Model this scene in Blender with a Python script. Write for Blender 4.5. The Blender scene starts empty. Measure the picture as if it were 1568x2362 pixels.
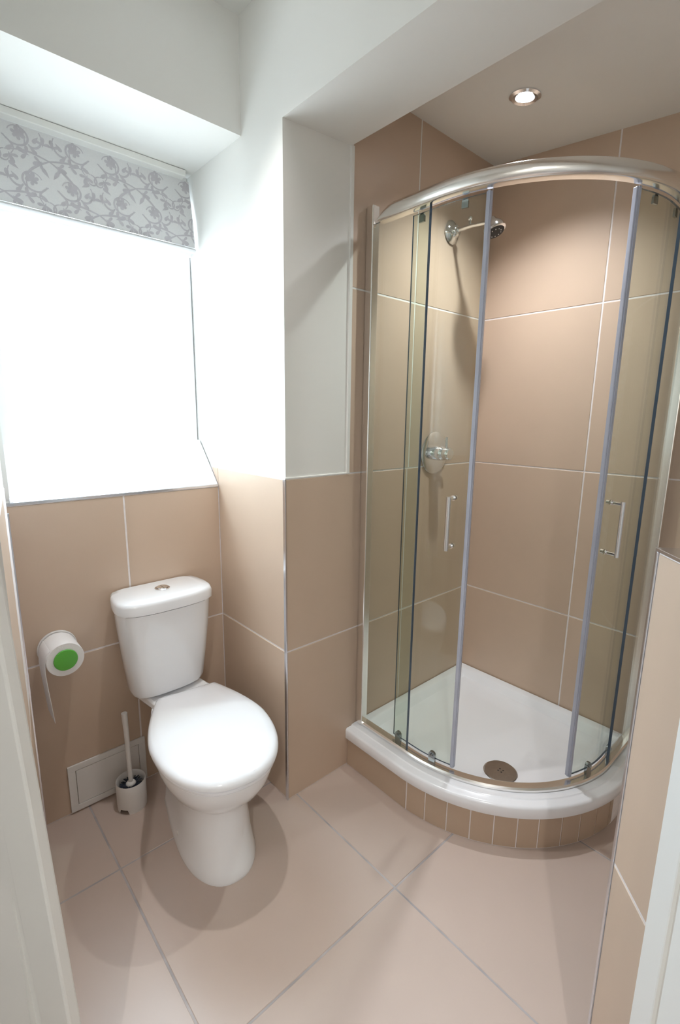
import bpy, bmesh, math, random
from mathutils import Vector, Matrix
random.seed(7)
PI = math.pi
sc = bpy.context.scene
COL = sc.collection

# ------------------------------------------------------------------ camera
cd = bpy.data.cameras.new('camera')
cam = bpy.data.objects.new('camera', cd); COL.objects.link(cam)
cd.sensor_fit = 'HORIZONTAL'; cd.sensor_width = 36.0
cd.lens = 1123.142 / 1568 * 36.0
cd.clip_start = 0.02; cd.clip_end = 60
cam.matrix_world = Matrix(((0.74508341, 0.12026621, -0.65603868, -0.91696543),
                           (-0.66684605, 0.15338707, -0.72923847, -1.28640981),
                           (0.01292511, 0.98082029, 0.19448520, 1.4065),
                           (0, 0, 0, 1)))
sc.camera = cam

# ------------------------------------------------------------------ light and exposure
SKY = 17.0           # bright overcast sky outside the window
SHOWER_W = 42.0      # downlight in the shower
TOILET_W = 30.0      # downlight over the toilet
HALL_FILL_W = 78.0        # added fill lamp in the unseen hall behind the camera
vs = sc.view_settings
vs.view_transform = 'Standard'; vs.look = 'None'; vs.gamma = 1.0; vs.use_curve_mapping = False
vs.exposure = 0.52
world = bpy.data.worlds.new('sky'); sc.world = world; world.use_nodes = True
bg = world.node_tree.nodes['Background']
bg.inputs[1].default_value = SKY
wn_ = world.node_tree.nodes; wl_ = world.node_tree.links
wtc = wn_.new('ShaderNodeTexCoord'); wsx = wn_.new('ShaderNodeSeparateXYZ'); wrp = wn_.new('ShaderNodeValToRGB')
wrp.color_ramp.elements[0].position = 0.46; wrp.color_ramp.elements[0].color = (0.24, 0.26, 0.27, 1)      # pale ground
wrp.color_ramp.elements[1].position = 0.54; wrp.color_ramp.elements[1].color = (0.73, 0.87, 1.0, 1)       # overcast sky
wma = wn_.new('ShaderNodeMath'); wma.operation = 'MULTIPLY_ADD'; wma.inputs[1].default_value = 0.5; wma.inputs[2].default_value = 0.5
wl_.new(wtc.outputs['Generated'], wsx.inputs[0]); wl_.new(wsx.outputs['Z'], wma.inputs[0]); wl_.new(wma.outputs[0], wrp.inputs[0]); wl_.new(wrp.outputs[0], bg.inputs[0])
pl = bpy.data.lights.new('window_portal', 'AREA'); pl.shape = 'RECTANGLE'; pl.size = 0.72; pl.size_y = 1.0
pl.cycles.is_portal = True
po = bpy.data.objects.new('window_portal', pl); COL.objects.link(po)
po.location = (-0.345, 0.74, 1.75); po.rotation_euler = (-PI/2, 0, 0)
sc.cycles.max_bounces = 12; sc.cycles.diffuse_bounces = 6; sc.cycles.transparent_max_bounces = 24
sc.cycles.caustics_reflective = False; sc.cycles.caustics_refractive = False
sc.cycles.sample_clamp_indirect = 6.0
sc.cycles.use_denoising = True

def spot(name, loc, watts, colour=(1.0, 0.95, 0.9), cone=150, blend=1.0, radius=0.022):
    l = bpy.data.lights.new(name, 'SPOT'); l.energy = watts; l.color = colour
    l.spot_size = math.radians(cone); l.spot_blend = blend; l.shadow_soft_size = radius
    o = bpy.data.objects.new(name, l); COL.objects.link(o); o.location = loc
    return o

# ------------------------------------------------------------------ materials
def srgb(r, g, b):
    f = lambda c: c/12.92 if c <= 0.04045 else ((c+0.055)/1.055)**2.4
    return (f(r/255), f(g/255), f(b/255), 1)
def new_mat(name):
    m = bpy.data.materials.new(name); m.use_nodes = True
    nt = m.node_tree; nt.nodes.clear()
    out = nt.nodes.new('ShaderNodeOutputMaterial')
    return m, nt, out
def principled(name, col, rough=0.5, metal=0.0, coat=0.0, noise=None, bump=None, spec=0.5, emit=None):
    m, nt, out = new_mat(name)
    b = nt.nodes.new('ShaderNodeBsdfPrincipled')
    b.inputs['Base Color'].default_value = col; b.inputs['Roughness'].default_value = rough
    b.inputs['Metallic'].default_value = metal; b.inputs['Coat Weight'].default_value = coat
    b.inputs['Specular IOR Level'].default_value = spec
    if emit: b.inputs['Emission Color'].default_value = emit[0]; b.inputs['Emission Strength'].default_value = emit[1]
    nt.links.new(b.outputs[0], out.inputs[0])
    tc = nt.nodes.new('ShaderNodeTexCoord')
    if noise:
        scale, amount = noise
        n = nt.nodes.new('ShaderNodeTexNoise'); n.inputs['Scale'].default_value = scale; n.inputs['Detail'].default_value = 5
        nt.links.new(tc.outputs['Object'], n.inputs['Vector'])
        mr = nt.nodes.new('ShaderNodeMapRange'); mr.inputs[1].default_value = 0.3; mr.inputs[2].default_value = 0.7
        mr.inputs[3].default_value = 1-amount; mr.inputs[4].default_value = 1+amount
        nt.links.new(n.outputs[0], mr.inputs[0])
        mx = nt.nodes.new('ShaderNodeMix'); mx.data_type = 'RGBA'; mx.blend_type = 'MULTIPLY'; mx.inputs[0].default_value = 1
        mx.inputs[6].default_value = col
        nt.links.new(mr.outputs[0], mx.inputs[7]); nt.links.new(mx.outputs[2], b.inputs['Base Color'])
    if bump:
        scale, strength = bump
        n = nt.nodes.new('ShaderNodeTexNoise'); n.inputs['Scale'].default_value = scale; n.inputs['Detail'].default_value = 3
        nt.links.new(tc.outputs['Object'], n.inputs['Vector'])
        bp = nt.nodes.new('ShaderNodeBump'); bp.inputs['Strength'].default_value = strength; bp.inputs['Distance'].default_value = 0.002
        nt.links.new(n.outputs[0], bp.inputs['Height']); nt.links.new(bp.outputs[0], b.inputs['Normal'])
    return m
def glass_mat(name, tint, ior=1.45, rough=0.0):
    m, nt, out = new_mat(name)
    t = nt.nodes.new('ShaderNodeBsdfTransparent'); t.inputs[0].default_value = tint
    g = nt.nodes.new('ShaderNodeBsdfGlossy'); g.inputs['Roughness'].default_value = rough
    # Schlick reflection, the same from either side of the sheet
    lw = nt.nodes.new('ShaderNodeLayerWeight'); lw.inputs[0].default_value = 0.5
    pw = nt.nodes.new('ShaderNodeMath'); pw.operation = 'POWER'; pw.inputs[1].default_value = 5.0
    nt.links.new(lw.outputs['Facing'], pw.inputs[0])
    f0 = ((ior-1)/(ior+1))**2
    fr = nt.nodes.new('ShaderNodeMath'); fr.operation = 'MULTIPLY_ADD'; fr.inputs[1].default_value = 1-f0; fr.inputs[2].default_value = f0
    nt.links.new(pw.outputs[0], fr.inputs[0])
    mx = nt.nodes.new('ShaderNodeMixShader')
    nt.links.new(fr.outputs[0], mx.inputs[0]); nt.links.new(t.outputs[0], mx.inputs[1]); nt.links.new(g.outputs[0], mx.inputs[2])
    nt.links.new(mx.outputs[0], out.inputs[0])
    return m
def tile_mat(name, c, rough):
    # matt porcelain: faint cloudy variation and a slight difference from tile to tile
    m, nt, out = new_mat(name)
    b = nt.nodes.new('ShaderNodeBsdfPrincipled'); b.inputs['Roughness'].default_value = rough
    nt.links.new(b.outputs[0], out.inputs[0])
    tc = nt.nodes.new('ShaderNodeTexCoord'); oi = nt.nodes.new('ShaderNodeObjectInfo')
    n = nt.nodes.new('ShaderNodeTexNoise'); n.inputs['Scale'].default_value = 6; n.inputs['Detail'].default_value = 6
    n2 = nt.nodes.new('ShaderNodeTexNoise'); n2.inputs['Scale'].default_value = 180; n2.inputs['Detail'].default_value = 2
    for k in (n, n2): nt.links.new(tc.outputs['Object'], k.inputs['Vector'])
    a = nt.nodes.new('ShaderNodeMath'); a.operation = 'MULTIPLY_ADD'; a.inputs[1].default_value = 0.10; a.inputs[2].default_value = 0.93
    nt.links.new(n.outputs[0], a.inputs[0])
    a2 = nt.nodes.new('ShaderNodeMath'); a2.operation = 'MULTIPLY_ADD'; a2.inputs[1].default_value = 0.04
    nt.links.new(oi.outputs['Random'], a2.inputs[0]); nt.links.new(a.outputs[0], a2.inputs[2])
    mx = nt.nodes.new('ShaderNodeMix'); mx.data_type = 'RGBA'; mx.blend_type = 'MULTIPLY'; mx.inputs[0].default_value = 1
    mx.inputs[6].default_value = c; nt.links.new(a2.outputs[0], mx.inputs[7]); nt.links.new(mx.outputs[2], b.inputs['Base Color'])
    bp = nt.nodes.new('ShaderNodeBump'); bp.inputs['Strength'].default_value = 0.08; bp.inputs['Distance'].default_value = 0.001
    nt.links.new(n2.outputs[0], bp.inputs['Height']); nt.links.new(bp.outputs[0], b.inputs['Normal'])
    return m

TILE = tile_mat('beige_wall_tile', (0.575, 0.44, 0.335, 1), 0.40)
FTILE = tile_mat('beige_floor_tile', (0.51, 0.41, 0.355, 1), 0.34)
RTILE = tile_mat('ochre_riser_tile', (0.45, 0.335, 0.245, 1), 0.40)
GROUT = principled('pale_grout', (0.80, 0.75, 0.74, 1), 0.85, noise=(40, 0.06))
FGROUT = principled('grey_floor_grout', (0.40, 0.37, 0.37, 1), 0.85, noise=(9, 0.25))
PAINT = principled('off_white_paint', (0.79, 0.785, 0.755, 1), 0.7, noise=(2, 0.015))
GLOSSPAINT = principled('white_gloss_paint', (0.80, 0.80, 0.77, 1), 0.4, noise=(3, 0.01))
CEIL = principled('white_ceiling_paint', (0.78, 0.78, 0.75, 1), 0.8, noise=(2, 0.02))
CERAMIC = principled('white_ceramic', (0.83, 0.84, 0.86, 1), 0.08, coat=0.3, noise=(3, 0.01))
SEAT = principled('white_seat_plastic', (0.84, 0.85, 0.88, 1), 0.13, noise=(3, 0.01))
ACRYL = principled('white_acrylic', (0.83, 0.84, 0.87, 1), 0.16, noise=(4, 0.01))
PLASTIC = principled('white_plastic', (0.74, 0.72, 0.70, 1), 0.4, noise=(12, 0.02))
UPVC = principled('white_window_plastic', (0.82, 0.83, 0.84, 1), 0.3, noise=(5, 0.01))
CHROME = principled('polished_chrome', (0.82, 0.83, 0.85, 1), 0.06, metal=1.0, noise=(20, 0.01))
RAILCH = principled('bright_anodised_rail', (0.92, 0.90, 0.87, 1), 0.2, metal=1.0, noise=(8, 0.01))
TRIM = principled('chrome_tile_trim', (0.78, 0.80, 0.86, 1), 0.16, metal=1.0, noise=(20, 0.02))
NICKEL = principled('brushed_drain_metal', (0.42, 0.39, 0.36, 1), 0.28, metal=1.0, noise=(60, 0.06))
SMOKE = principled('smoked_chrome', (0.34, 0.36, 0.37, 1), 0.12, metal=1.0, noise=(20, 0.02))
DARK = principled('dark_rubber', (0.02, 0.022, 0.025, 1), 0.6, noise=(30, 0.1))
BRISTLE = principled('navy_bristles', (0.008, 0.016, 0.035, 1), 0.5, noise=(90, 0.3))
PAPER = principled('tissue_paper', (0.84, 0.82, 0.82, 1), 0.9, bump=(300, 0.25))
GREEN = principled('green_plastic', (0.10, 0.42, 0.045, 1), 0.35, noise=(10, 0.03))
PRINT = principled('grey_print', (0.51, 0.49, 0.52, 1), 0.85, noise=(60, 0.05))
GLASS = glass_mat('shower_glass', (0.915, 0.945, 0.912, 1))
WGLASS = glass_mat('window_glass', (0.97, 0.98, 0.98, 1))
EDGE = principled('glass_edge', (0.07, 0.10, 0.145, 1), 0.12, noise=(15, 0.1))
SEAL = principled('frosted_seal', (0.47, 0.50, 0.60, 1), 0.3, noise=(15, 0.04))
LAMP = principled('lamp_face', (0.9, 0.9, 0.9, 1), 0.3, emit=((0.86, 0.93, 1.0, 1), 14.0), noise=(5, 0.01))
def fabric():
    m, nt, out = new_mat('woven_blind_fabric')
    d = nt.nodes.new('ShaderNodeBsdfDiffuse'); t = nt.nodes.new('ShaderNodeBsdfTranslucent')
    tc = nt.nodes.new('ShaderNodeTexCoord'); n = nt.nodes.new('ShaderNodeTexNoise'); n.inputs['Scale'].default_value = 250
    nt.links.new(tc.outputs['Object'], n.inputs['Vector'])
    mr = nt.nodes.new('ShaderNodeMix'); mr.data_type = 'RGBA'; mr.inputs[6].default_value = (0.70, 0.70, 0.71, 1); mr.inputs[7].default_value = (0.78, 0.78, 0.78, 1)
    nt.links.new(n.outputs[0], mr.inputs[0])
    nt.links.new(mr.outputs[2], d.inputs[0]); t.inputs[0].default_value = (0.75, 0.71, 0.66, 1)
    mx = nt.nodes.new('ShaderNodeMixShader'); mx.inputs[0].default_value = 0.05
    nt.links.new(d.outputs[0], mx.inputs[1]); nt.links.new(t.outputs[0], mx.inputs[2]); nt.links.new(mx.outputs[0], out.inputs[0])
    return m
FABRIC = fabric()

# ------------------------------------------------------------------ mesh helpers
class MB:
    def __init__(s): s.v = []; s.f = []; s.mi = []; s.cur = 0
    def add(s, vs_, fs):
        o = len(s.v); s.v += [tuple(p) for p in vs_]
        for f in fs: s.f.append(tuple(i+o for i in f)); s.mi.append(s.cur)
        return s
    def box(s, x0, x1, y0, y1, z0, z1):
        return s.add([(x0,y0,z0),(x1,y0,z0),(x1,y1,z0),(x0,y1,z0),(x0,y0,z1),(x1,y0,z1),(x1,y1,z1),(x0,y1,z1)],
                     [(0,3,2,1),(4,5,6,7),(0,1,5,4),(1,2,6,5),(2,3,7,6),(3,0,4,7)])
    def prism(s, poly, z0, z1):          # poly counter-clockwise in xy; z1 may be a list
        n = len(poly); zt = z1 if isinstance(z1, (list, tuple)) else [z1]*n
        return s.add([(p[0],p[1],z0) for p in poly]+[(p[0],p[1],z) for p, z in zip(poly, zt)],
                     [tuple(range(n-1,-1,-1)), tuple(range(n,2*n))]+[(i,(i+1)%n,n+(i+1)%n,n+i) for i in range(n)])
    def rings(s, rs, cap0=True, cap1=True, closed=True):
        n = len(rs[0]); vs_ = [p for r in rs for p in r]; fs = []
        for k in range(len(rs)-1):
            for i in range(n if closed else n-1):
                j = (i+1) % n
                fs.append((k*n+i, k*n+j, (k+1)*n+j, (k+1)*n+i))
        if cap0: fs.append(tuple(range(n-1,-1,-1)))
        if cap1: fs.append(tuple(range((len(rs)-1)*n, len(rs)*n)))
        return s.add(vs_, fs)
    def lathe(s, prof, axis='z', c=(0,0,0), n=32, m=None):   # prof: (radius, height)
        rs = []
        for r, h in prof:
            ring = []
            for i in range(n):
                a = 2*PI*i/n; p = Vector((r*math.cos(a), r*math.sin(a), h))
                if axis == 'y': p = Vector((p.x, -p.z, p.y))     # height grows towards -y
                if axis == 'x': p = Vector((-p.z, p.x, p.y))
                if m is not None: p = m @ p
                ring.append(tuple(p+Vector(c)))
            rs.append(ring)
        return s.rings(rs)
    def tube(s, pts, r, n=12, caps=True):
        pts = [Vector(p) for p in pts]; rs = []
        for i, p in enumerate(pts):
            d = ((pts[min(i+1,len(pts)-1)]-pts[max(i-1,0)])).normalized()
            up = Vector((0,0,1)) if abs(d.z) < 0.9 else Vector((1,0,0))
            a = d.cross(up).normalized(); b = a.cross(d).normalized()
            rr = r[i] if isinstance(r, (list, tuple)) else r
            rs.append([tuple(p+a*rr*math.cos(2*PI*k/n)+b*rr*math.sin(2*PI*k/n)) for k in range(n)])
        return s.rings(rs, caps, caps)
    def build(s, name, mats, parent=None, smooth=None, bevel=None, subsurf=0):
        me = bpy.data.meshes.new(name); me.from_pydata(s.v, [], s.f)
        mats = mats if isinstance(mats, (list, tuple)) else [mats]
        for m in mats: me.materials.append(m)
        me.polygons.foreach_set('material_index', s.mi)
        bm = bmesh.new(); bm.from_mesh(me); bmesh.ops.recalc_face_normals(bm, faces=bm.faces); bm.to_mesh(me); bm.free()
        if smooth is not None:
            me.polygons.foreach_set('use_smooth', [True]*len(me.polygons))
            me.set_sharp_from_angle(angle=math.radians(smooth))
        o = bpy.data.objects.new(name, me); COL.objects.link(o)
        if bevel:
            b = o.modifiers.new('bevel', 'BEVEL'); b.width = bevel; b.segments = 2; b.limit_method = 'ANGLE'; b.angle_limit = math.radians(40)
        if subsurf:
            q = o.modifiers.new('sub', 'SUBSURF'); q.levels = subsurf; q.render_levels = subsurf
        if parent is not None: o.parent = parent; o.matrix_parent_inverse = parent.matrix_world.inverted() if parent.type != 'EMPTY' else Matrix.Translation(-parent.location)
        return o
def thing(name, label, cat, loc, group=None):
    o = bpy.data.objects.new(name, None); COL.objects.link(o); o.location = loc; o.empty_display_size = 0.05
    o['label'] = label; o['category'] = cat
    if group: o['group'] = group
    return o
def tag(o, label, cat, group=None):
    o['label'] = label; o['category'] = cat
    if group: o['group'] = group
    return o
def struct(o, label=None):
    o['kind'] = 'structure'
    if label: o['label'] = label
    return o
def tile(poly, fr, parent, m, th=0.009, ch=0.0012, proud=None):
    """poly: convex corners (u,v) counter-clockwise; fr: function (u,v,depth) -> point, depth 0 = tile face."""
    n = len(poly); d = random.uniform(-0.0004, 0.0004) if proud is None else proud
    c = Vector((sum(p[0] for p in poly)/n, sum(p[1] for p in poly)/n))
    ins = []
    for i in range(n):
        p0, p1, p2 = (Vector(poly[(i+k) % n]) for k in (-1, 0, 1))
        e0 = (p1-p0).normalized(); e1 = (p2-p1).normalized()
        n0 = Vector((-e0.y, e0.x)); n1 = Vector((-e1.y, e1.x))
        b = (n0+n1); b = b/max(b.dot(n0), 0.3)
        ins.append(p1+b*ch)
    mb = MB()
    mb.rings([[fr(p[0], p[1], th) for p in poly], [fr(p[0], p[1], ch+d) for p in poly], [fr(p[0], p[1], d) for p in ins]], cap0=False)
    return mb.build('tile', m, parent)
def clip(poly, a, b, c):      # keep a*u+b*v <= c
    out = []
    for i in range(len(poly)):
        p, q = poly[i], poly[(i+1) % len(poly)]
        dp, dq = a*p[0]+b*p[1]-c, a*q[0]+b*q[1]-c
        if dp <= 0: out.append(p)
        if dp*dq < 0:
            t = dp/(dp-dq); out.append((p[0]+(q[0]-p[0])*t, p[1]+(q[1]-p[1])*t))
    return out
G = 0.0028     # half a joint
def grid(us, vs_, fr, parent, m, clips=(), g=G):
    for i in range(len(us)-1):
        for j in range(len(vs_)-1):
            p = [(us[i]+g, vs_[j]+g), (us[i+1]-g, vs_[j]+g), (us[i+1]-g, vs_[j+1]-g), (us[i]+g, vs_[j+1]-g)]
            for cl in clips: p = clip(p, *cl)
            if len(p) >= 3: tile(p, fr, parent, m)

# ------------------------------------------------------------------ the room
HT, HJ, H2 = 1.201, 0.593, 1.830
YW, XB, XL = 0.452, 1.089, -0.722
HC = 2.591
floor = struct(MB().box(-2.4, 1.3, -2.7, 0.8, -0.12, -0.0012).build('floor', FGROUT))
fl = lambda u, v, d: (u, v, -d)
grid([-1.165, -0.562, 0.042, 0.64, XB+0.005], [-1.70, -1.09, -0.493, 0.118, YW+0.006], fl, floor, FTILE, g=0.0028)

# window wall
ww = MB().box(-2.4, 0.0, YW+0.0012, 0.76, 0, 1.128)
ww.add([(XL, YW+0.0012, 1.128), (0, YW+0.0012, 1.128), (0, 0.60, 1.128), (XL, 0.60, 1.128), (XL, 0.60, 1.30), (0, 0.60, 1.30), (0, 0.76, 1.30), (XL, 0.76, 1.30), (0, 0.76, 1.128), (XL, 0.76, 1.128)],
       [(0,1,5,4), (4,5,6,7), (1,2,8,6,5), (0,4,7,9,3), (6,8,9,7), (0,3,2,1), (3,9,8,2)])
ww.box(-2.4, -0.69, YW+0.010, 0.76, 1.128, 2.7)
ww.box(-0.69, 0.0, 0.615, 0.76, 2.215, 2.7)
wall_window = struct(ww.build('wall_window', [GROUT]))
wall_window.data.materials.append(PAINT)
for p in wall_window.data.polygons:
    if p.center.z > 1.14 or (p.center.z > 1.129): p.material_index = 1
wn = lambda u, v, d: (u, YW+d, v)
grid([XL+0.004, -0.362, 0.0], [0.0, HJ, 1.126], wn, wall_window, TILE)

tile([(XL+0.03, 0.02), (-0.003, 0.02), (-0.003, 0.99), (XL+0.03, 0.99)], lambda u, v, d: (u, YW+0.148*v+0.757*(d-0.006), 1.128+0.172*v-0.65*(d-0.006)), wall_window, UPVC, th=0.006)

# pier between the toilet and the shower, and the wall it runs into
ws = MB().box(0.0012, 0.75, 0.0012, 0.85, 0, HT)
ws.cur = 1; ws.box(0.003, 0.272, 0.003, 0.85, HT, 2.70); ws.box(0.272, 0.75, 0.0012, 0.85, HT, 2.7)
wall_side = struct(ws.build('wall_side', [GROUT, PAINT]))
sd = lambda u, v, d: (d, -u, v)       # u runs towards the camera
slope = (1.205-1.13)/(0.507-YW)
grid([-0.62, 0.0], [0.0, HJ, HT], sd, wall_side, TILE, clips=[(-slope, -1, -(1.13+0.002-slope*YW)), ] if False else [(-1, 0, YW)])
# the wedge of tile that follows the sloping sill
tile([(-0.507+0.004, 1.2035-0.004), (-YW-0.001, 1.134), (-YW-0.001, 1.199)], sd, wall_side, TILE)

wsh = MB().box(0.75, 1.3, 0.0012, 0.3, 0, 2.7)
wall_shower = struct(wsh.build('wall_shower', GROUT))
sh = lambda u, v, d: (u, d, v)
grid([0.0, 0.603, XB], [0.0, HJ, HT], sh, wall_shower, TILE)
grid([0.279, 0.612, XB], [HT, H2, 2.46], sh, wall_shower, TILE)

wb = MB().box(XB+0.0012, 1.3, -2.7, 0.3, 0, 2.7)
wall_back = struct(wb.build('wall_back', GROUT))
bk = lambda u, v, d: (XB+d, -u, v)
grid([0.0, 0.50, 1.10, 1.70, 2.30, 2.62], [0.0, HJ, HT, H2, 2.46], bk, wall_back, TILE)

# doorway: tiled reveals left and right, painted frames
wl = MB().prism([(XL+0.0012, 0.2995), (XL+0.0012, 0.47), (-1.6, 0.47), (-1.6, 0.44), (-1.30, 0.42), (-0.830, -0.40)], 0, HT)
wl.cur = 1; wl.prism([(XL, 0.30), (XL, 0.47), (-1.6, 0.47), (-1.6, 0.44), (-1.30, 0.42), (-0.832, -0.40)], HT, 2.7)
wall_left = struct(wl.build('wall_left', [GROUT, PAINT]))
a, b = Vector((-0.830, -0.40)), Vector((XL, 0.30)); L = (b-a).length; e = (b-a)/L; nn = Vector((-e.y, e.x))
rv = lambda u, v, d: (a.x+e.x*u+nn.x*(d-0.0012), a.y+e.y*u+nn.y*(d-0.0012), v)
grid([0.0, L-0.006], [0.0, HJ, HT], rv, wall_left, TILE)

P1 = Vector((-0.014, -1.061)); dr = Vector((-0.73, -0.683)).normalized(); nb = Vector((dr.y, -dr.x))*-1
if nb.x < 0: nb = -nb                       # into the stub wall
P3 = P1+dr*0.24
Q = lambda u, d: tuple(P1+dr*u+nb*d)
wd = MB().prism([Q(0, 0.0012), Q(0.24, 0.0012), Q(0.24, 0.15), Q(0, 0.15)], 0, HT-0.006)
wall_doorway = struct(wd.build('wall_doorway', GROUT))
rr = lambda u, v, d: (*(P1+dr*u+nb*d), v)
grid([0.004, 0.24], [0.0, HJ, HT-0.006], rr, wall_doorway, TILE)

# the rest of the shell: hall walls behind the camera
struct(MB().box(-2.4, 1.3, -2.7, -2.6, 0, 2.7).build('wall_hall_rear', PAINT))
struct(MB().box(-2.4, -2.3, -2.6, 0.8, 0, 2.7).build('wall_hall_left', PAINT))

# ceiling with bulkhead over the window, beam and lower shower ceiling
ceiling = struct(MB().box(-2.4, 1.3, -2.7, 0.85, HC, 2.75).build('ceiling', CEIL))
MB().box(-2.3, 0.003, 0.227, 0.62, 2.269, HC).build('bulkhead', PAINT, ceiling)
MB().prism([(0.003, -2.6), (0.272, -2.6), (0.272, 0.003), (0.003, 0.003)], 2.30, HC).build('beam_core', PAINT, ceiling)
bm_ = MB(); bm_.add([(0.003,-2.6,2.235),(0.272,-2.6,2.252),(0.272,0.003,2.252),(0.003,0.003,2.235),(0.003,-2.6,2.30),(0.272,-2.6,2.30),(0.272,0.003,2.30),(0.003,0.003,2.30)],
        [(0,3,2,1),(4,5,6,7),(0,1,5,4),(1,2,6,5),(2,3,7,6),(3,0,4,7)])
bm_.build('beam', PAINT, ceiling)
cz = lambda y: 2.446+0.095*y
cs = MB(); cs.add([(0.272,-2.6,cz(-0.9)),(XB+0.01,-2.6,cz(-0.9)),(XB+0.01,-0.9,cz(-0.9)),(0.272,-0.9,cz(-0.9)),(XB+0.01,0.01,cz(0)),(0.272,0.01,cz(0)),
                   (0.272,-2.6,HC),(XB+0.01,-2.6,HC),(XB+0.01,0.01,HC),(0.272,0.01,HC)],
        [(0,3,2,1),(3,5,4,2),(6,7,8,9),(0,1,7,6),(1,2,4,8,7),(4,5,9,8),(5,3,0,6,9)])
cs.build('lowered_panel', CEIL, ceiling)

# chrome tile trims and plaster bead
def trim(name, mb, m=TRIM): return struct(mb.build(name, m, bevel=0.0006))
trim('trim_1', MB().box(-0.004, 0.0005, -0.0025, 0.010, 0.0, HT))
trim('trim_2', MB().box(XL, 0.0, YW-0.0025, YW+0.006, 1.126, 1.1345))
trim('trim_3', MB().box(XL-0.008, XL+0.0045, 0.2945, 0.304, 0.0, 1.13))
trim('trim_4', MB().box(-0.0005, 0.279, -0.0005, 0.004, HT-0.001, HT+0.004), PAINT)
trim('trim_5', MB().box(0.268, 0.281, -0.0035, 0.004, HT, 2.252), GLOSSPAINT)
trim('trim_6', MB().prism([Q(-0.002, -0.002), Q(0.24, -0.002), Q(0.24, 0.15), Q(-0.002, 0.15)], HT-0.006, HT))
trim('trim_7', MB().prism([Q(-0.002, -0.002), Q(0.004, -0.002), Q(0.004, 0.006), Q(-0.002, 0.006)], 0, HT-0.006))

# door frame: two painted architraves, stepped
wdir = Vector((-0.46, 0.887)).normalized(); wnr = Vector((-0.887, -0.46))
A0 = Vector((-0.834, -0.491))
W = lambda u, d: tuple(A0+wdir*u+wnr*d)
dj = MB().prism([W(0, 0), W(0.078, 0), W(0.078, -0.022), W(0, -0.022)][::-1], 0, 2.12)
def lean(mb, k=0.038):       # shears the casing to follow lens distortion at the image edge
    mb.v = [(x-(z-0.75)*k, y, z) for x, y, z in mb.v]; return mb
door_1 = struct(lean(dj).build('door_1', GLOSSPAINT, bevel=0.004))
lean(MB().prism([W(0.070, -0.009), W(0.150, -0.009), W(0.150, -0.03), W(0.070, -0.03)][::-1], 0, 2.12)).build('frame_edge', GLOSSPAINT, door_1, bevel=0.003)
struct(MB().prism([W(0.098, -0.014), W(0.95, -0.014), W(0.95, -0.07), W(0.098, -0.07)][::-1], 0, 2.7).build('wall_hall_side', PAINT))
B0 = Vector((-0.125, -1.145))
F = lambda u, d: tuple(B0+dr*u+nb*d)
dj2 = MB().prism([F(0, 0), F(0.05, 0.0), F(0.05, 0.006), F(0.16, 0.006), F(0.16, 0.022), F(0, 0.022)], 0, 2.12)
door_2 = struct(dj2.build('door_2', GLOSSPAINT, bevel=0.003))

# window
wf = MB()
for x0, x1, z0, z1 in ((-0.69, -0.645, 1.26, 2.215), (-0.035, 0.0, 1.26, 2.215), (-0.645, -0.035, 1.26, 1.305), (-0.645, -0.035, 2.165, 2.215)):
    wf.box(x0, x1, 0.615, 0.68, z0, z1)
window_1 = struct(wf.build('window_1', UPVC, bevel=0.004))
MB().box(-0.645, -0.035, 0.645, 0.649, 1.305, 2.165).build('pane', WGLASS, window_1)

# ------------------------------------------------------------------ roman blind
bl = thing('roman_blind', 'grey and white leaf print roman blind half raised over the bright window', 'blind', (-0.34, 0.57, 2.0))
X0, X1, ZT, ZB = -0.685, -0.006, 2.245, 2.013
def surf(u, v, off=0.0):          # u along the blind, v = 0 at the top
    y = 0.588-0.030*math.sin(min(v, 1.0)*PI*0.5)**1.4-0.006*math.sin(u*40)*v*0.12
    return (X0+(X1-X0)*u, y-off, ZT+(ZB-ZT)*v)
def sheet(name, f, nu, nv, m, th):
    mb = MB(); rs = []
    top = [[f(i/nu, j/nv) for i in range(nu+1)] for j in range(nv+1)]
    bot = [[(p[0], p[1]+th, p[2]) for p in r] for r in top]
    vs_ = [p for r in top for p in r]+[p for r in bot for p in r]; fs = []; N = (nu+1)*(nv+1)
    for j in range(nv):
        for i in range(nu):
            k = j*(nu+1)+i
            fs.append((k, k+1, k+nu+2, k+nu+1)); fs.append((N+k, N+k+nu+1, N+k+nu+2, N+k+1))
    ed = [i for i in range(nu+1)]+[j*(nu+1)+nu for j in range(1, nv+1)]+[nv*(nu+1)+i for i in range(nu-1, -1, -1)]+[j*(nu+1) for j in range(nv-1, 0, -1)]
    for q in range(len(ed)): fs.append((ed[q], N+ed[q], N+ed[(q+1) % len(ed)], ed[(q+1) % len(ed)]))
    mb.add(vs_, fs); return mb.build(name, m, bl, smooth=50)
fab = sheet('fabric', lambda u, v: surf(u, v), 24, 14, FABRIC, 0.0012)
for k, (zt, zb, yf) in enumerate(((2.013, 1.994, 0.560), (2.010, 1.984, 0.580))):
    def fold(u, v, zt=zt, zb=zb, yf=yf):
        s = math.sin(v*PI)
        return (X0+(X1-X0)*u, yf-0.012*s, zt+(zb-zt)*v)
    o = sheet('fold', fold, 16, 6, FABRIC, 0.0012)
MB().box(X0, -0.03, 0.555, 0.60, 2.246, 2.268).build('headrail', GLOSSPAINT, bl, bevel=0.003)
MB().tube([(-0.014, 0.571, 2.0), (-0.010, 0.574, 1.7), (-0.012, 0.573, 1.465)], 0.0017, 8).build('cord', PLASTIC, bl, smooth=60)
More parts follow.
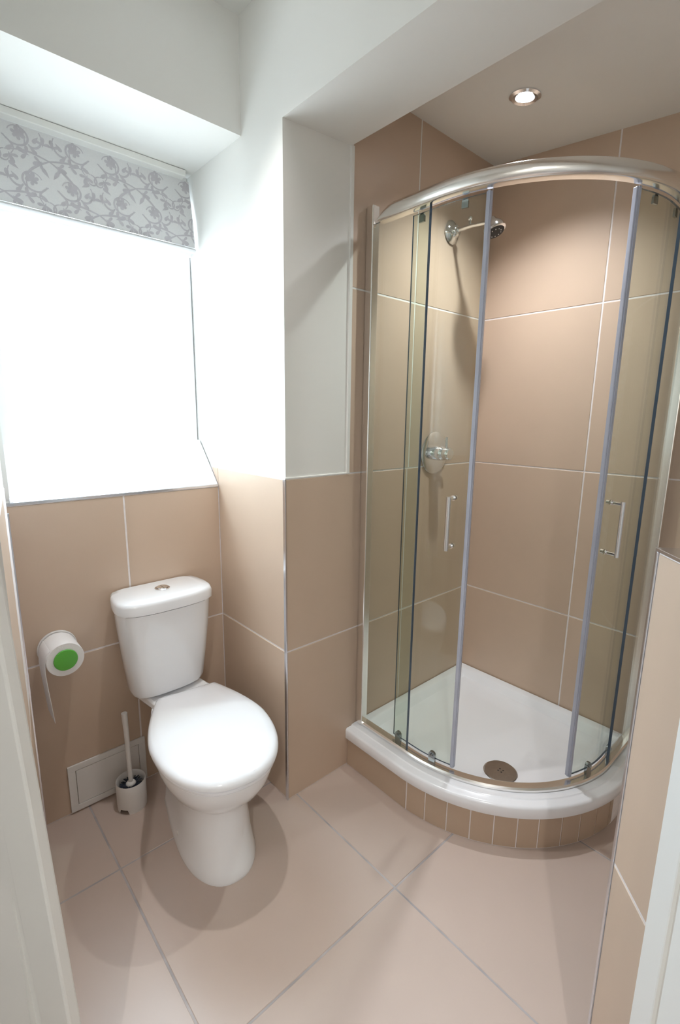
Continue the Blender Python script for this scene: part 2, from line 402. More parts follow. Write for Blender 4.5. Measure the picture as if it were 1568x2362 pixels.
# the print: scrolling stems, flowers and leaves, a thin layer lying on the fabric
pr = MB()
W_, H_ = (X1-X0), (ZT-ZB)
def sp(x, z): return surf(min(max(x/W_, 0.001), 0.999), min(max(z/H_, 0.002), 0.998), 0.0006)
def ribbon(pts, w):
    n = len(pts); L_, R_ = [], []
    for i, p in enumerate(pts):
        q0, q1 = pts[max(i-1, 0)], pts[min(i+1, n-1)]
        dx, dz = q1[0]-q0[0], q1[1]-q0[1]; l = math.hypot(dx, dz) or 1
        ww_ = 1.45*w*(0.5+0.5*math.sin(PI*min(1, (i+1)/n*1.2)))
        L_.append(sp(p[0]-dz/l*ww_, p[1]+dx/l*ww_)); R_.append(sp(p[0]+dz/l*ww_, p[1]-dx/l*ww_))
    ok = [0 < p[0] < W_ and 0 < p[1] < H_ for p in pts]
    pr.add(L_+R_, [(i, i+1, n+i+1, n+i) for i in range(n-1) if ok[i] and ok[i+1]])
def blob(x, z, ang, ln, wd, lobes=0):
    if not (0.002 < x < W_-0.002 and 0.002 < z < H_-0.002): return
    ln *= 1.12; wd *= 1.25; n = 20 if lobes else 12; ring = []
    for i in range(n):
        t = 2*PI*i/n; r = 1+(0.24*math.cos(lobes*t) if lobes else 0)
        u, v = ln*math.cos(t)*r, wd*math.sin(t)*r*(1 if lobes else (0.55+0.45*math.cos(t)))
        ring.append(sp(x+u*math.cos(ang)-v*math.sin(ang), z+u*math.sin(ang)+v*math.cos(ang)))
    pr.add([sp(x, z)]+ring, [(0, 1+i, 1+(i+1) % n) for i in range(n)])
def curl(x, z, r0, a0, turn, ang=0, n=16, w=0.0019):
    pts = []
    for i in range(n):
        t = i/(n-1); r = r0*(1-0.80*t); A = a0+turn*t
        pts.append((x+r*math.cos(A), z+r*math.sin(A)))
    ribbon(pts, w); return pts[-1]
def stem(f, w, n=22): ribbon([f(i/(n-1)) for i in range(n)], w)
def flower(x, z, a, k):
    for j, (da, r, l) in enumerate(((0, 0.009, 0.013), (0.9, 0.008, 0.011), (-0.9, 0.008, 0.011), (2.0, 0.006, 0.009), (-2.0, 0.006, 0.009), (PI, 0.003, 0.009))):
        blob(x+math.cos(a+da)*r*k, z+math.sin(a+da)*r*k, a+da, l*k, l*0.62*k)
def leaf_pair(x, z, a, k):
    for da, l in ((0.0, 0.017), (1.25, 0.013), (-1.25, 0.013)):
        blob(x+math.cos(a+da)*0.010*k, z+math.sin(a+da)*0.010*k, a+da, l*k, l*0.5*k)
def half(ox, oz, m):
    P = lambda x, z: (ox+m*x, oz+z)
    A = lambda a: a if m > 0 else PI-a
    # main stem sweeping out of the crossing, then curling round a flower
    stem(lambda t: P(0.062*math.sin(t*PI*0.62)+0.010*t, -0.060+0.075*t+0.020*t*t), 0.0024)
    stem(lambda t: P(0.050+0.036*(1-0.35*t)*math.cos(PI*0.9-t*5.6), 0.010+0.033*(1-0.35*t)*math.sin(PI*0.9-t*5.6)), 0.0021, 30)
    flower(*P(0.052, 0.008), A(-0.7), 1.1)
    # the lower scroll
    stem(lambda t: P(0.118*t+0.004*math.sin(t*6), -0.060-0.012*math.sin(t*PI)), 0.0021)
    stem(lambda t: P(0.118+0.020*(1-0.6*t)*math.cos(-PI/2+t*5.0), -0.040+0.020*(1-0.6*t)*math.sin(-PI/2+t*5.0)), 0.0018, 24)
    leaf_pair(*P(0.105, -0.048), A(1.9), 0.9); leaf_pair(*P(0.060, -0.064), A(-0.4), 0.95); leaf_pair(*P(0.026, -0.050), A(0.5), 0.8)
    # hooked tendrils
    stem(lambda t: P(0.098+0.018*math.cos(PI-t*3.9), 0.028-0.030*t+0.018*math.sin(PI-t*3.9)), 0.0022, 18)
    stem(lambda t: P(0.012+0.026*math.sin(t*2.4), 0.020+0.050*t), 0.0019)
    blob(*P(0.100, 0.010), A(2.2), 0.012, 0.007); blob(*P(0.090, 0.043), A(0.8), 0.012, 0.007); blob(*P(0.030, 0.052), A(2.4), 0.013, 0.007)
    blob(*P(0.014, -0.022), A(-1.0), 0.014, 0.007); blob(*P(0.098, -0.020), A(-0.6), 0.013, 0.007); leaf_pair(*P(0.118, 0.018), A(-1.5), 0.8)
for row in range(-1, 3):
    for k in range(-1, 4):
        ox, oz = 0.085+k*0.262+(0.131 if row % 2 else 0), 0.020+row*0.122
        half(ox, oz, 1); half(ox, oz, -1)
pr.build('printed_vines', PRINT, fab)

# ------------------------------------------------------------------ toilet
TX, YAW = -0.254, -0.137      # the pan stands slightly turned from the wall
toilet = thing('toilet', 'white close-coupled toilet with closed lid against the tiled window wall', 'toilet', (TX, 0.1, 0))
def egg(hw, yf, yb, ym, bw, z, sx=1.0, n=56):
    """outline of seat and bowl: round front, narrowing to half width bw at the straight back"""
    half = []
    for i in range(n//2+1):
        t = i/(n//2)
        if t < 0.5:
            q = t/0.5*PI/2; y = ym-(ym-yf)*max(0.0, math.cos(q))**0.93; w = hw*math.sin(q)**0.88
        else:
            q = (t-0.5)/0.5; y = ym+(yb-ym)*q; w = bw+(hw-bw)*max(0.0, 1-q**1.6)
        half.append((w, y))
    return [yaw(w, y, z) for w, y in half]+[yaw(-w, y, z) for w, y in reversed(half[1:])]
def yaw(w, y, z):
    c_, s_ = math.cos(YAW), math.sin(YAW)
    return (TX+w*c_-(y-0.25)*s_, 0.25+w*s_+(y-0.25)*c_, z)
CX = -0.286
pan = MB()
def foot(hw, yf, z): return egg(hw, yf, 0.27, 0.04, hw*0.85, z)
pan.rings([foot(0.117, -0.165, 0.0), foot(0.119, -0.167, 0.012), foot(0.114, -0.157, 0.03),
           foot(0.106, -0.138, 0.10), foot(0.103, -0.128, 0.17), foot(0.106, -0.130, 0.225),
           foot(0.110, -0.134, 0.234), egg(0.124, -0.158, 0.30, 0.03, 0.100, 0.254), egg(0.150, -0.200, 0.31, 0.02, 0.106, 0.292),
           egg(0.166, -0.224, 0.315, 0.015, 0.110, 0.330), egg(0.174, -0.236, 0.32, 0.012, 0.112, 0.365), egg(0.175, -0.238, 0.32, 0.012, 0.112, 0.378),
           egg(0.170, -0.232, 0.32, 0.012, 0.110, 0.384)])
pan.build('pan', CERAMIC, toilet, smooth=40)
MB().rings([[yaw(-0.112, 0.255, 0.380), yaw(0.108, 0.255, 0.380), (CX+0.104, 0.440, 0.380), (CX-0.104, 0.440, 0.380)],
            [yaw(-0.111, 0.255, 0.408), yaw(0.106, 0.255, 0.408), (CX+0.102, 0.440, 0.422), (CX-0.102, 0.440, 0.422)]]).build('cistern_shelf', CERAMIC, toilet, bevel=0.008, smooth=40)
st = MB(); st.rings([egg(0.180, -0.244, 0.268, 0.016, 0.106, 0.386), egg(0.184, -0.249, 0.271, 0.016, 0.108, 0.390), egg(0.184, -0.249, 0.271, 0.016, 0.108, 0.397), egg(0.180, -0.245, 0.269, 0.016, 0.106, 0.400)])
st.build('seat', SEAT, toilet, smooth=50)
ld = MB(); rl = []
for k, (off, z) in enumerate(((0.006, 0.4015), (0.0, 0.405), (0.0, 0.413), (0.004, 0.421), (0.013, 0.4275), (0.035, 0.433), (0.075, 0.4365), (0.13, 0.438))):
    rl.append(egg(0.188-off, -0.254+off, 0.272-off*0.6, 0.016, max(0.108-off*0.6, 0.01), z))
ld.rings(rl); ld.build('lid', SEAT, toilet, smooth=50)
for sx in (-1, 1):
    MB().tube([yaw(sx*0.045, 0.276, 0.414), yaw(sx*0.085, 0.276, 0.414)], 0.007, 12).build('hinge', SEAT, toilet, smooth=40)
def cist(k, yk, z, dz=0.0, grow=0.0):
    half = [(0.128, 0.444), (0.150, 0.432), (0.160, 0.400), (0.166, 0.350), (0.164, 0.318), (0.152, 0.288), (0.125, 0.270), (0.085, 0.261), (0.04, 0.2565)]
    half = [((w+grow)*k, 0.444-(0.444-y+(grow if y < 0.44 else 0))*yk) for w, y in half]
    return [(CX+w, y, z) for w, y in half[::-1]]+[(CX-w, y, z) for w, y in half]
cb = MB(); cb.rings([cist(0.70, 0.74, 0.424), cist(0.755, 0.80, 0.428), cist(0.79, 0.84, 0.445), cist(0.865, 0.90, 0.55), cist(0.93, 0.95, 0.66), cist(0.965, 0.975, 0.745)])
cb.build('cistern', CERAMIC, toilet, smooth=40)
cl_ = MB(); cl_.rings([cist(0.985, 0.985, 0.747), cist(1, 1, 0.750, grow=0.002), cist(1, 1, 0.778, grow=0.003), cist(1, 1, 0.787), cist(0.96, 0.955, 0.792), cist(0.8, 0.8, 0.794)])
cl_.build('cistern_lid', CERAMIC, toilet, smooth=45)
fb = MB().lathe([(0.026, 0), (0.026, 0.004), (0.022, 0.006), (0.0215, 0.004)], 'z', (CX+0.004, 0.362, 0.7925), 28)
fbo = fb.build('flush_button', CHROME, toilet, smooth=40)
for sx in (-1, 1):
    ring = [(CX+0.004+sx*0.0008+sx*0.0195*math.cos(t), 0.362+0.0195*math.sin(t)) for t in [-PI/2+PI*i/12 for i in range(13)]]
    if sx < 0: ring = ring[::-1]
    MB().prism(ring, 0.797, 0.8005).build('button_half', CHROME, fbo, bevel=0.001)
MB().lathe([(0.0085, 0), (0.0085, 0.003), (0.005, 0.005)], 'x', yaw(-0.1085, 0.06, 0.05), 16).build('fixing_cap', PLASTIC, toilet, smooth=40)

# ------------------------------------------------------------------ toilet roll, holder
RX, RZ = -0.610, 0.640
th_ = thing('toilet_roll_holder', 'wall mounted toilet roll holder with green end cap beside the toilet', 'holder', (RX, YW, RZ))
MB().lathe([(0.057, 0.0), (0.059, 0.003), (0.059, 0.008), (0.057, 0.010)], 'y', (RX, YW, RZ), 40).build('back_plate', PLASTIC, th_, smooth=40)
MB().lathe([(0.018, 0.010), (0.018, 0.119)], 'y', (RX, YW, RZ), 24).build('spindle', PLASTIC, th_, smooth=40)
MB().lathe([(0.034, 0.1145), (0.0345, 0.117), (0.033, 0.1195), (0.028, 0.1205)], 'y', (RX, YW, RZ), 36).build('end_cap', GREEN, th_, smooth=40)['label'] = 'round green plastic end cap'
tr = thing('toilet_roll', 'white toilet paper roll on green capped wall holder, loose end hanging', 'toilet paper', (RX, 0.39, RZ))
rp = MB(); n = 44; rs = []
for r, h in ((0.0185, 0.0125), (0.052, 0.0125), (0.0545, 0.0145), (0.0545, 0.111), (0.053, 0.1135), (0.0185, 0.1135), (0.0185, 0.0125)):
    rs.append([(RX+r*math.cos(2*PI*i/n), YW-h, RZ+r*math.sin(2*PI*i/n)) for i in range(n)])
rp.rings(rs, False, False); rp.build('paper_roll', PAPER, tr, smooth=40)
hs_ = MB(); front, back = [], []
prof = [(-0.040, 0.040), (-0.050, 0.024), (-0.0562, 0.0), (-0.0575, -0.03), (-0.0555, -0.07), (-0.052, -0.12), (-0.049, -0.165), (-0.046, -0.205)]
rings_ = []
for i, (dx, dz) in enumerate(prof):
    rings_.append([(RX+dx-0.0006, YW-0.016, RZ+dz), (RX+dx+0.0006, YW-0.016, RZ+dz), (RX+dx+0.0006, YW-0.110, RZ+dz), (RX+dx-0.0006, YW-0.110, RZ+dz)])
hs_.rings(rings_); hs_.build('hanging_sheet', PAPER, tr, smooth=60)

# ------------------------------------------------------------------ toilet brush and its pot
BX, BY = -0.441, 0.357
pot = thing('brush_pot', 'white plastic toilet brush pot standing on the floor left of the toilet', 'brush holder', (BX, BY, 0))
n = 48; pm = MB(); R0, R1 = 0.047, 0.0505
def notch(i):      # small feet cut-out towards the camera
    a_ = (i/n*360) % 360
    return 196 < a_ < 238 or 16 < a_ < 58
outer = []
for z, r in ((0.0, R1-0.001), (0.018, R1), (0.07, R1), (0.103, R1), (0.107, R1-0.0015), (0.103, R0), (0.03, R0-0.002)):
    outer.append([(BX+r*math.cos(2*PI*i/n), BY+r*math.sin(2*PI*i/n), (0.018 if (z == 0 and notch(i)) else z)) for i in range(n)])
pm.rings(outer, False, True); pm.build('pot', PLASTIC, pot, smooth=40)
br = thing('toilet_brush', 'white handled toilet brush with dark bristles standing in its pot', 'brush', (BX, BY, 0.03))
HTOP = Vector((-0.447, 0.350, 0.376))
MB().tube([(BX, BY, 0.088), (BX-0.001, BY-0.001, 0.20), (BX-0.003, BY-0.004, 0.30), tuple(HTOP)], [0.0075, 0.0080, 0.0088, 0.0100], 20).build('handle', PLASTIC, br, smooth=40)
MB().lathe([(0.015, 0.083), (0.017, 0.086), (0.017, 0.090), (0.013, 0.096), (0.008, 0.098)], 'z', (BX, BY, 0), 24).build('collar', PLASTIC, br, smooth=40)
bb = MB()
for ring_, (rr_, zz, cnt) in enumerate(((0.040, 0.084, 40), (0.042, 0.074, 44), (0.040, 0.062, 40), (0.036, 0.050, 30))):
    for k in range(cnt):
        a_ = 2*PI*(k+random.random()*0.7)/cnt; q = Vector((math.cos(a_), math.sin(a_), 0)); s_ = Vector((-q.y, q.x, 0))*0.0022
        p0 = Vector((BX, BY, zz))+q*0.008; p1 = Vector((BX, BY, zz+random.uniform(-0.008, 0.010)))+q*rr_*random.uniform(0.86, 1.0)
        bb.add([p0-s_, p0+s_, p1+s_, p1-s_, (p0+p1)/2+Vector((0, 0, 0.0025))], [(0,1,4),(1,2,4),(2,3,4),(3,0,4),(0,3,2,1)])
bb.lathe([(0.034, 0.032), (0.036, 0.045), (0.036, 0.060), (0.030, 0.068)], 'z', (BX, BY, 0), 24)
o = bb.build('bristles', BRISTLE, br); o['kind'] = 'stuff'; o['label'] = 'dark navy bristles'

# ------------------------------------------------------------------ access panel
ap = thing('access_panel', 'white rectangular access panel low on the wall behind the toilet brush', 'panel', (-0.487, YW, 0.1))
def py(x0, x1, z0, z1, y0, y1): return MB().box(x0, x1, y0, y1, z0, z1)
px0, px1, pz0, pz1 = -0.620, -0.353, 0.008, 0.189
fm = MB()
fm.box(px0, px1, YW-0.008, YW-0.001, pz1-0.022, pz1); fm.box(px0, px1, YW-0.008, YW-0.001, pz0, pz0+0.022)
fm.box(px0, px0+0.024, YW-0.008, YW-0.001, pz0+0.022, pz1-0.022); fm.box(px1-0.024, px1, YW-0.008, YW-0.001, pz0+0.022, pz1-0.022)
fm.build('panel_frame', PLASTIC, ap, bevel=0.001)
py(px0+0.0255, px1-0.0255, pz0+0.0235, pz1-0.0235, YW-0.007, YW-0.001).build('panel_door', PLASTIC, ap, bevel=0.001)

# ------------------------------------------------------------------ tiled plinth under the tray
PX, PY, PR = 0.853, -0.280, 0.560
def arcpt(cx, cy, r, deg): return (cx+r*math.cos(math.radians(deg)), cy+r*math.sin(math.radians(deg)))
core = [(PX-PR+0.0025, -0.002), ] + [arcpt(PX, PY, PR-0.0025, 180+i*90/48) for i in range(49)] + [(XB-0.002, PY-PR+0.0025), (XB-0.002, -0.002)]
plinth = MB().prism(core, 0, 0.119).build('shower_plinth', GROUT)
tag(plinth, 'low curved plinth of ochre tiles under the white shower tray', 'plinth')
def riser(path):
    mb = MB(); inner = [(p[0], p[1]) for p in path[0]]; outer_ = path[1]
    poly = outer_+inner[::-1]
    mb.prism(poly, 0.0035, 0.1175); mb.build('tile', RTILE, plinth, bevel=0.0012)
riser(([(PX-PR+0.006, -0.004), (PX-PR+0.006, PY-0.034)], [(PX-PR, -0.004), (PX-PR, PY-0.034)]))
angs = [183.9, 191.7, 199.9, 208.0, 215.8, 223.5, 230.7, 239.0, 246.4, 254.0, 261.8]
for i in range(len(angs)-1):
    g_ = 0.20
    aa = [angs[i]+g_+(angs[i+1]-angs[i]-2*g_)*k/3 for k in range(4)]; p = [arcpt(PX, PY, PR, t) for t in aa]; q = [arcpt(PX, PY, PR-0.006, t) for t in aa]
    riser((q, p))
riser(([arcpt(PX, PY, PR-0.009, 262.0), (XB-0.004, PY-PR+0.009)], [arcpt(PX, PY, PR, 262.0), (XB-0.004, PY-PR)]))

# ------------------------------------------------------------------ shower tray
tray = thing('shower_tray', 'white quadrant shower tray in the tiled corner', 'shower tray', (0.7, -0.4, 0.12))
TCX, TCY, TR = 0.857, -0.280, 0.572
def tout(off, ow, z, n=40, zw=None):
    zw = z if zw is None else zw
    r = TR-off; y0 = -ow
    pts = [(TCX-r, y0+(TCY-y0)*i/10, z if i > 0 else zw) for i in range(10)]
    pts += [(*arcpt(TCX, TCY, r, 180+90*i/n), z) for i in range(n+1)]
    x1 = XB-0.0015-ow
    pts += [(TCX+(x1-TCX)*i/6, TCY-r, z if i < 6 else zw) for i in range(1, 7)]
    pts += [(x1, TCY-r+(y0-(TCY-r))*i/10, zw) for i in range(1, 11)]
    pts += [(x1+(TCX-r-x1)*i/10, y0, zw) for i in range(1, 10)]
    return pts
W0 = 0.0015
tm = MB()
tm.rings([tout(0.02, W0, 0.120), tout(0.004, W0, 0.120), tout(0.0, W0, 0.125), tout(0.0, W0, 0.158), tout(0.003, W0, 0.164), tout(0.008, W0, 0.167), tout(0.030, W0, 0.167),
          tout(0.032, W0, 0.1685), tout(0.034, W0, 0.1715), tout(0.092, 0.004, 0.1715, zw=0.178), tout(0.096, 0.034, 0.1700, zw=0.1775), tout(0.101, 0.040, 0.163, zw=0.173), tout(0.108, 0.056, 0.148, zw=0.151),
          tout(0.113, 0.061, 0.1425, zw=0.146), tout(0.121, 0.090, 0.140, zw=0.1435), tout(0.140, 0.098, 0.138), tout(0.25, 0.16, 0.136), tout(0.38, 0.22, 0.135)])
tm.build('tray_body', ACRYL, tray, smooth=40)
DX, DY = 0.572, -0.526
dr_ = MB().lathe([(0.058, 0), (0.0585, 0.004), (0.056, 0.007), (0.030, 0.0085), (0.012, 0.009)], 'z', (DX, DY, 0.1345), 40)
dro = dr_.build('drain_cover', NICKEL, tray, smooth=40); dro['label'] = 'round metal drain cover'
for k in range(4):
    a_ = PI/4+k*PI/2; q = (DX+0.009*math.cos(a_), DY+0.009*math.sin(a_))
    MB().lathe([(0.0032, 0), (0.0028, 0.0008)], 'z', (*q, 0.1433), 10).build('drain_slot', DARK, dro)
MB().lathe([(0.0595, 0), (0.0625, 0.0015), (0.0595, 0.003)], 'z', (DX, DY, 0.1345), 40).build('drain_rim', CHROME, tray, smooth=50)

# ------------------------------------------------------------------ shower enclosure
enc = thing('shower_enclosure', 'curved glass shower enclosure with chrome rail and two sliding doors', 'shower enclosure', (0.6, -0.5, 0.17))
ECX, ECY, ER = 0.860, -0.280, 0.500
Z0, Z1, ZR = 0.1722, 2.034, 2.078
def epath(r, s):       # arc length along the enclosure at radius r, s = 0 at the wall
    a_ = -ECY; q = r*PI/2
    if s <= a_: return Vector((ECX-r, -s)), Vector((-1, 0))
    if s <= a_+q:
        t = PI+(s-a_)/r; return Vector((ECX+r*math.cos(t), ECY+r*math.sin(t))), Vector((math.cos(t), math.sin(t)))
    return Vector((ECX+(s-a_-q), ECY-r)), Vector((0, -1))
def s_of_deg(r, deg): return -ECY+r*math.radians(deg-180)
def s_end(r, x): return -ECY+r*PI/2+(x-ECX)
def sweep(r, s0, s1, prof, n, name, m, parent, smooth=40, taper=False):
    rs = []
    for i in range(n+1):
        s = s0+(s1-s0)*i/n; p, nr = epath(r, s)
        k = 1.0
        if taper: k = min(1.0, max(0.05, (min(s-s0, s1-s)/0.05))**0.5)
        rs.append([(p.x+nr.x*o_, p.y+nr.y*o_, z if not taper else (prof[0][1]+(z-prof[0][1])*k)) for o_, z in prof])
    mb = MB(); mb.rings(rs); return mb.build(name, m, parent, smooth=smooth)
def panel(r, s0, s1, z0, z1, name, parent, n=24, th=0.006):
    """glass sheet; narrow edge faces carry the darker edge material"""
    vs_ = []; fs = []; mi = []
    for i in range(n+1):
        p, nr = epath(r, s0+(s1-s0)*i/n)
        for o_ in (-th/2, th/2):
            for z in (z0, z1): vs_.append((p.x+nr.x*o_, p.y+nr.y*o_, z))
    mb = MB(); mb.add(vs_, [])
    for i in range(n):
        k = 4*i
        mb.f += [(k, k+4, k+5, k+1), (k+2, k+3, k+7, k+6), (k, k+2, k+6, k+4), (k+1, k+5, k+7, k+3)]; mb.mi += [0, 0, 1, 1]
    mb.f += [(0, 1, 3, 2), (4*n, 4*n+2, 4*n+3, 4*n+1)]; mb.mi += [1, 1]
    return mb.build(name, [GLASS, EDGE], parent, smooth=30)
# rails
bulge = [(-0.014, Z1), (0.006, Z1)]+[(0.010+0.014*math.sin(t), Z1+0.022-0.022*math.cos(t)) for t in [PI*i/10 for i in range(1, 10)]]+[(-0.014, ZR)]
sweep(ER, 0.055, s_end(ER, 1.055), bulge, 60, 'top_rail', RAILCH, enc, taper=True)
sweep(ER, 0.012, s_end(ER, 1.075), [(-0.020, Z0), (0.015, Z0), (0.015, Z0+0.008), (0.010, Z0+0.013), (-0.015, Z0+0.013), (-0.020, Z0+0.010)], 60, 'bottom_track', RAILCH, enc)
# wall profiles
for (x0, x1, y0, y1) in ((0.340, 0.372, -0.034, -0.0015), (1.056, XB-0.0015, -0.796, -0.764)):
    MB().box(x0, x1, y0, y1, Z0, 2.092).build('wall_profile', RAILCH, enc, bevel=0.003)
# fixed panes
panel(ER, 0.030, 0.258, Z0+0.012, Z1+0.004, 'fixed_pane', enc)
panel(ER, s_end(ER, 0.868), s_end(ER, 1.058), Z0+0.012, Z1+0.004, 'fixed_pane', enc)
for s in (0.258, s_end(ER, 0.868)):
    p, nr = epath(ER, s); t = Vector((-nr.y, nr.x))
    MB().prism([tuple(p+nr*0.004+t*0.0012), tuple(p+nr*0.004-t*0.0012), tuple(p-nr*0.005-t*0.0012), tuple(p-nr*0.005+t*0.0012)], Z0+0.013, Z1).build('edge_strip', EDGE, enc)
# sliding doors
DRR = 0.480
def cap(mb, p, nr, t, z0, z1, hw, o0, o1):      # upright rounded plate, radial o0..o1
    pts = []
    for i in range(13): q = PI*i/12; pts.append((hw*math.cos(q), z1-hw+hw*math.sin(q)))
    pts += [(-hw, z0), (hw, z0)]
    A_ = [tuple(Vector((*(p+t*u+nr*o0), z))) for u, z in pts]; B_ = [tuple(Vector((*(p+t*u+nr*o1), z))) for u, z in pts]
    return mb.rings([A_, B_])
def door(s0, s1, edge, handle_s, rollers):
    g_ = panel(DRR, s0, s1, Z0+0.022, Z1-0.006, 'sliding_door', enc, 28)
    p, nr = epath(DRR, edge); t = Vector((-nr.y, nr.x))
    q = lambda u, o_: tuple(p+t*u+nr*o_)
    MB().prism([q(-0.008, -0.007), q(0.008, -0.007), q(0.008, 0.007), q(-0.008, 0.007)], Z0+0.020, Z1-0.004).build('seal', SEAL, g_, bevel=0.002)
    MB().prism([q(-0.004, 0.007), q(0.004, 0.007), q(0.004, 0.0105), q(-0.004, 0.0105)], Z0+0.020, Z1-0.004).build('seal_lip', SEAL, g_)
    p, nr = epath(DRR, handle_s)
    hb = MB(); z0, z1, o_ = 0.985, 1.157, 0.040
    hb.tube([(*(p+nr*0.003), z0+0.006), (*(p+nr*(o_-0.002)), z0+0.006)], 0.006, 12); hb.tube([(*(p+nr*0.003), z1-0.006), (*(p+nr*(o_-0.002)), z1-0.006)], 0.006, 12)
    hb.tube([(*(p+nr*o_), z0-0.002), (*(p+nr*o_), z1+0.002)], 0.0075, 14)
    for zz in (z0+0.006, z1-0.006):
        hb.tube([(*(p+nr*0.003), zz), (*(p+nr*0.006), zz)], 0.0095, 14); hb.tube([(*(p-nr*0.003), zz), (*(p-nr*0.013), zz)], 0.0085, 14)
    hb.build('door_handle', CHROME, g_, smooth=40)
    for s in rollers:
        p, nr = epath(DRR, s); t = Vector((-nr.y, nr.x))
        rb = MB(); cap(rb, p, nr, t, Z0+0.010, Z0+0.052, 0.0125, 0.003, 0.013)
        rb.lathe([(0.0055, 0), (0.0055, 0.006), (0.003, 0.0075)], 'y', (0, 0, 0), 12)
        k = len(rb.v)-36
        a_ = math.atan2(nr.y, nr.x)+PI/2
        for i in range(k, len(rb.v)):
            v_ = Matrix.Rotation(a_, 3, 'Z') @ Vector(rb.v[i]); rb.v[i] = (p.x+nr.x*0.012+v_.x, p.y+nr.y*0.012+v_.y, Z0+0.040+v_.z)
        rb.build('roller', SMOKE, g_, smooth=40)
        rb = MB(); cap(rb, p, nr, t, Z1-0.030, Z1-0.004, 0.010, -0.010, -0.003); rb.build('roller', SMOKE, g_, smooth=40)
door(0.175, s_of_deg(DRR, 198.3), s_of_deg(DRR, 198.3), s_of_deg(DRR, 192.0), (0.205, s_of_deg(DRR, 189.5)))
sR = lambda x: s_end(DRR, x)
door(s_of_deg(DRR, 246.8), sR(0.93), s_of_deg(DRR, 246.8), s_of_deg(DRR, 252.5), (s_of_deg(DRR, 257.0), sR(0.90)))

# ------------------------------------------------------------------ shower fittings
hd = thing('overhead_shower', 'chrome shower head on a short arm high on the tiled shower wall', 'shower head', (0.815, 0, 2.125))
SX, SZ = 0.815, 2.125
MB().lathe([(0.044, 0.001), (0.045, 0.005), (0.040, 0.012), (0.024, 0.020), (0.020, 0.030), (0.014, 0.034)], 'y', (SX, 0, SZ), 32).build('flange', CHROME, hd, smooth=40)
MB().tube([(SX, -0.025, SZ), (SX, -0.090, SZ+0.002), (SX, -0.160, SZ-0.004)], 0.0075, 14).build('arm', CHROME, hd, smooth=40)
kb = MB(); kb.tube([(SX, -0.086, SZ+0.004), (SX, -0.086, SZ+0.022)], 0.005, 12)
kb.lathe([(0.004, -0.008), (0.0075, -0.005), (0.009, 0.0), (0.0075, 0.005), (0.003, 0.008)], 'z', (SX, -0.086, SZ+0.028), 14)
kb.build('knob', CHROME, hd, smooth=50)
tilt = Matrix.Rotation(math.radians(-24), 3, 'X')
shd = MB().lathe([(0.010, 0.034), (0.018, 0.028), (0.023, 0.014), (0.036, 0.002), (0.041, -0.009), (0.041, -0.020), (0.036, -0.024)], 'z', (SX, -0.188, SZ-0.024), 32, tilt)
sho = shd.build('spray_head', CHROME, hd, smooth=40)
MB().lathe([(0.034, -0.0235), (0.033, -0.0265), (0.012, -0.0275)], 'z', (SX, -0.188, SZ-0.024), 28, tilt).build('spray_face', DARK, sho, smooth=40)
for k in range(10):
    a_ = 2*PI*k/10
    MB().lathe([(0.0022, -0.027), (0.0018, -0.0295)], 'z', tuple(Vector((SX, -0.188, SZ-0.024))+tilt @ Vector((0.021*math.cos(a_), 0.021*math.sin(a_), 0))), 8, tilt).build('nozzle', PLASTIC, sho)
MB().lathe([(0.006, -0.012), (0.013, -0.007), (0.015, 0.0), (0.012, 0.008), (0.005, 0.012)], 'z', (SX, -0.168, SZ-0.001), 18).build('ball_joint', CHROME, hd, smooth=50)

vx, vz = 0.775, 1.255
va = thing('shower_valve', 'round chrome shower valve with levers on the tiled wall below shower head', 'shower valve', (vx, 0, vz))
MB().lathe([(0.088, 0.001), (0.0885, 0.004), (0.085, 0.007), (0.06, 0.009)], 'y', (vx, 0, vz), 44).build('plate', CHROME, va, smooth=40)
MB().lathe([(0.030, 0.008), (0.030, 0.045), (0.026, 0.050)], 'y', (vx, 0, vz), 28).build('valve_body', CHROME, va, smooth=40)
lv = MB(); lv.lathe([(0.026, 0.050), (0.027, 0.054), (0.027, 0.078), (0.022, 0.084)], 'y', (vx, 0, vz), 28)
lv.tube([(vx-0.004, -0.066, vz+0.008), (vx-0.012, -0.070, vz+0.070)], [0.007, 0.005], 12)
lv.build('flow_lever', CHROME, va, smooth=40)
l2 = MB(); l2.tube([(vx+0.020, -0.030, vz-0.005), (vx+0.062, -0.034, vz-0.010)], [0.008, 0.006], 12); l2.build('temperature_lever', CHROME, va, smooth=40)

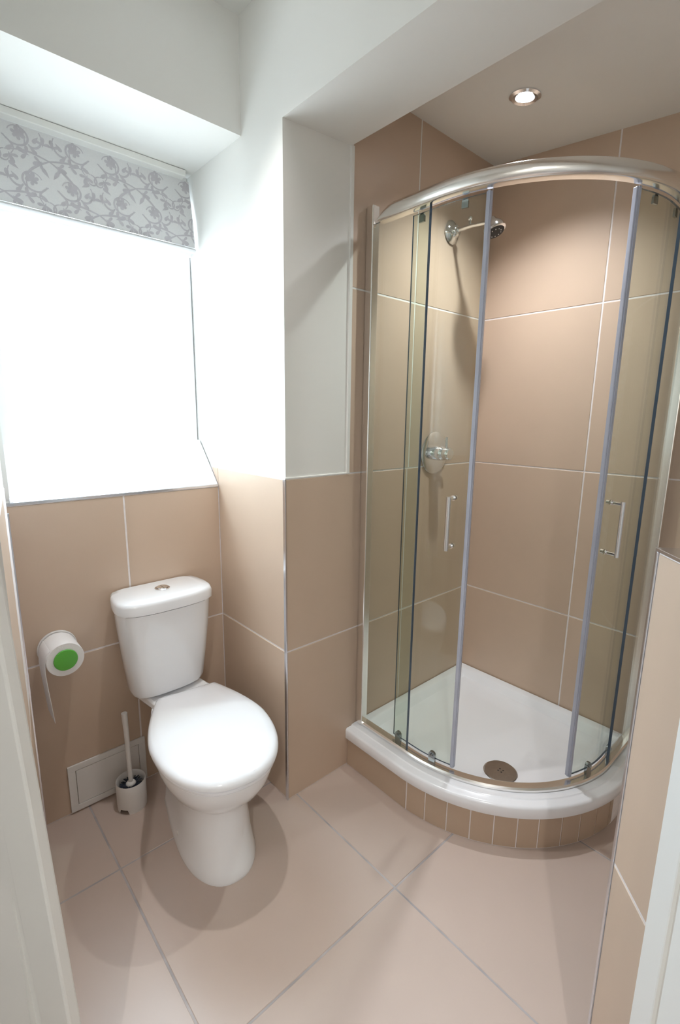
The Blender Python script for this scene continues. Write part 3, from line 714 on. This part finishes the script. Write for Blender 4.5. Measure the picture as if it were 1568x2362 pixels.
# towel radiator out of frame on the back wall, mirrored in the glass door
tw = thing('towel_radiator', 'white ladder towel radiator on the back wall, seen mirrored in the right glass door', 'radiator', (XB-0.06, -1.45, 1.2))
for y in (-1.22, -1.68): MB().tube([(XB-0.06, y, 0.72), (XB-0.06, y, 1.78)], 0.014, 12).build('upright', UPVC, tw, smooth=40)
rung0 = MB().tube([(XB-0.072, -1.22, 0), (XB-0.072, -1.68, 0)], 0.009, 10).build('rung', UPVC, tw, smooth=40)
zs = [0.78+0.055*k for k in range(5)]+[1.12+0.055*k for k in range(5)]+[1.50+0.055*k for k in range(5)]
rung0.location.z += zs[0]
for z in zs[1:]:
    c = rung0.copy(); COL.objects.link(c); c.location.z += z-zs[0]
for y in (-1.22, -1.68):
    for z in (0.80, 1.70): MB().tube([(XB-0.06, y, z), (XB-0.002, y, z)], 0.008, 10).build('bracket', UPVC, tw, smooth=40)

# ------------------------------------------------------------------ downlights
def downlight(label, x, y, z, watts, group=None, tiltx=0.0, colour=(1.0, 0.95, 0.90), cone=150):
    t = thing('downlight', label, 'ceiling light', (x, y, z), 'recessed chrome downlights')
    m_ = Matrix.Rotation(tiltx, 3, 'X')
    MB().lathe([(0.0275, -0.001), (0.0295, -0.006), (0.040, -0.009), (0.049, -0.004), (0.0495, 0.0)], 'z', (x, y, z), 36, m_).build('bezel', CHROME, t, smooth=40)
    MB().lathe([(0.004, -0.0075), (0.024, -0.0068), (0.0272, -0.005), (0.0272, -0.001)], 'z', (x, y, z), 30, m_).build('bulb', LAMP, t, smooth=40)
    l = spot('downlight_beam', (x, y, z-0.016), watts, colour, cone)
    return t
downlight('round chrome recessed downlight in the shower ceiling', 0.700, -0.345, cz(-0.345), SHOWER_W, tiltx=math.atan(0.095), colour=(0.93, 0.96, 1.0), cone=122)
downlight('recessed chrome downlight in the main ceiling over the toilet, above the frame', -0.255, -0.060, HC, TOILET_W, cone=78, colour=(1.0, 0.985, 0.97))
downlight('added fill lamp shaped as a recessed downlight in the unseen hall ceiling', -1.75, -2.15, HC, HALL_FILL_W, colour=(1.0, 0.99, 0.97), cone=170)  # unseen lamp, added to fill the room with light from the hall
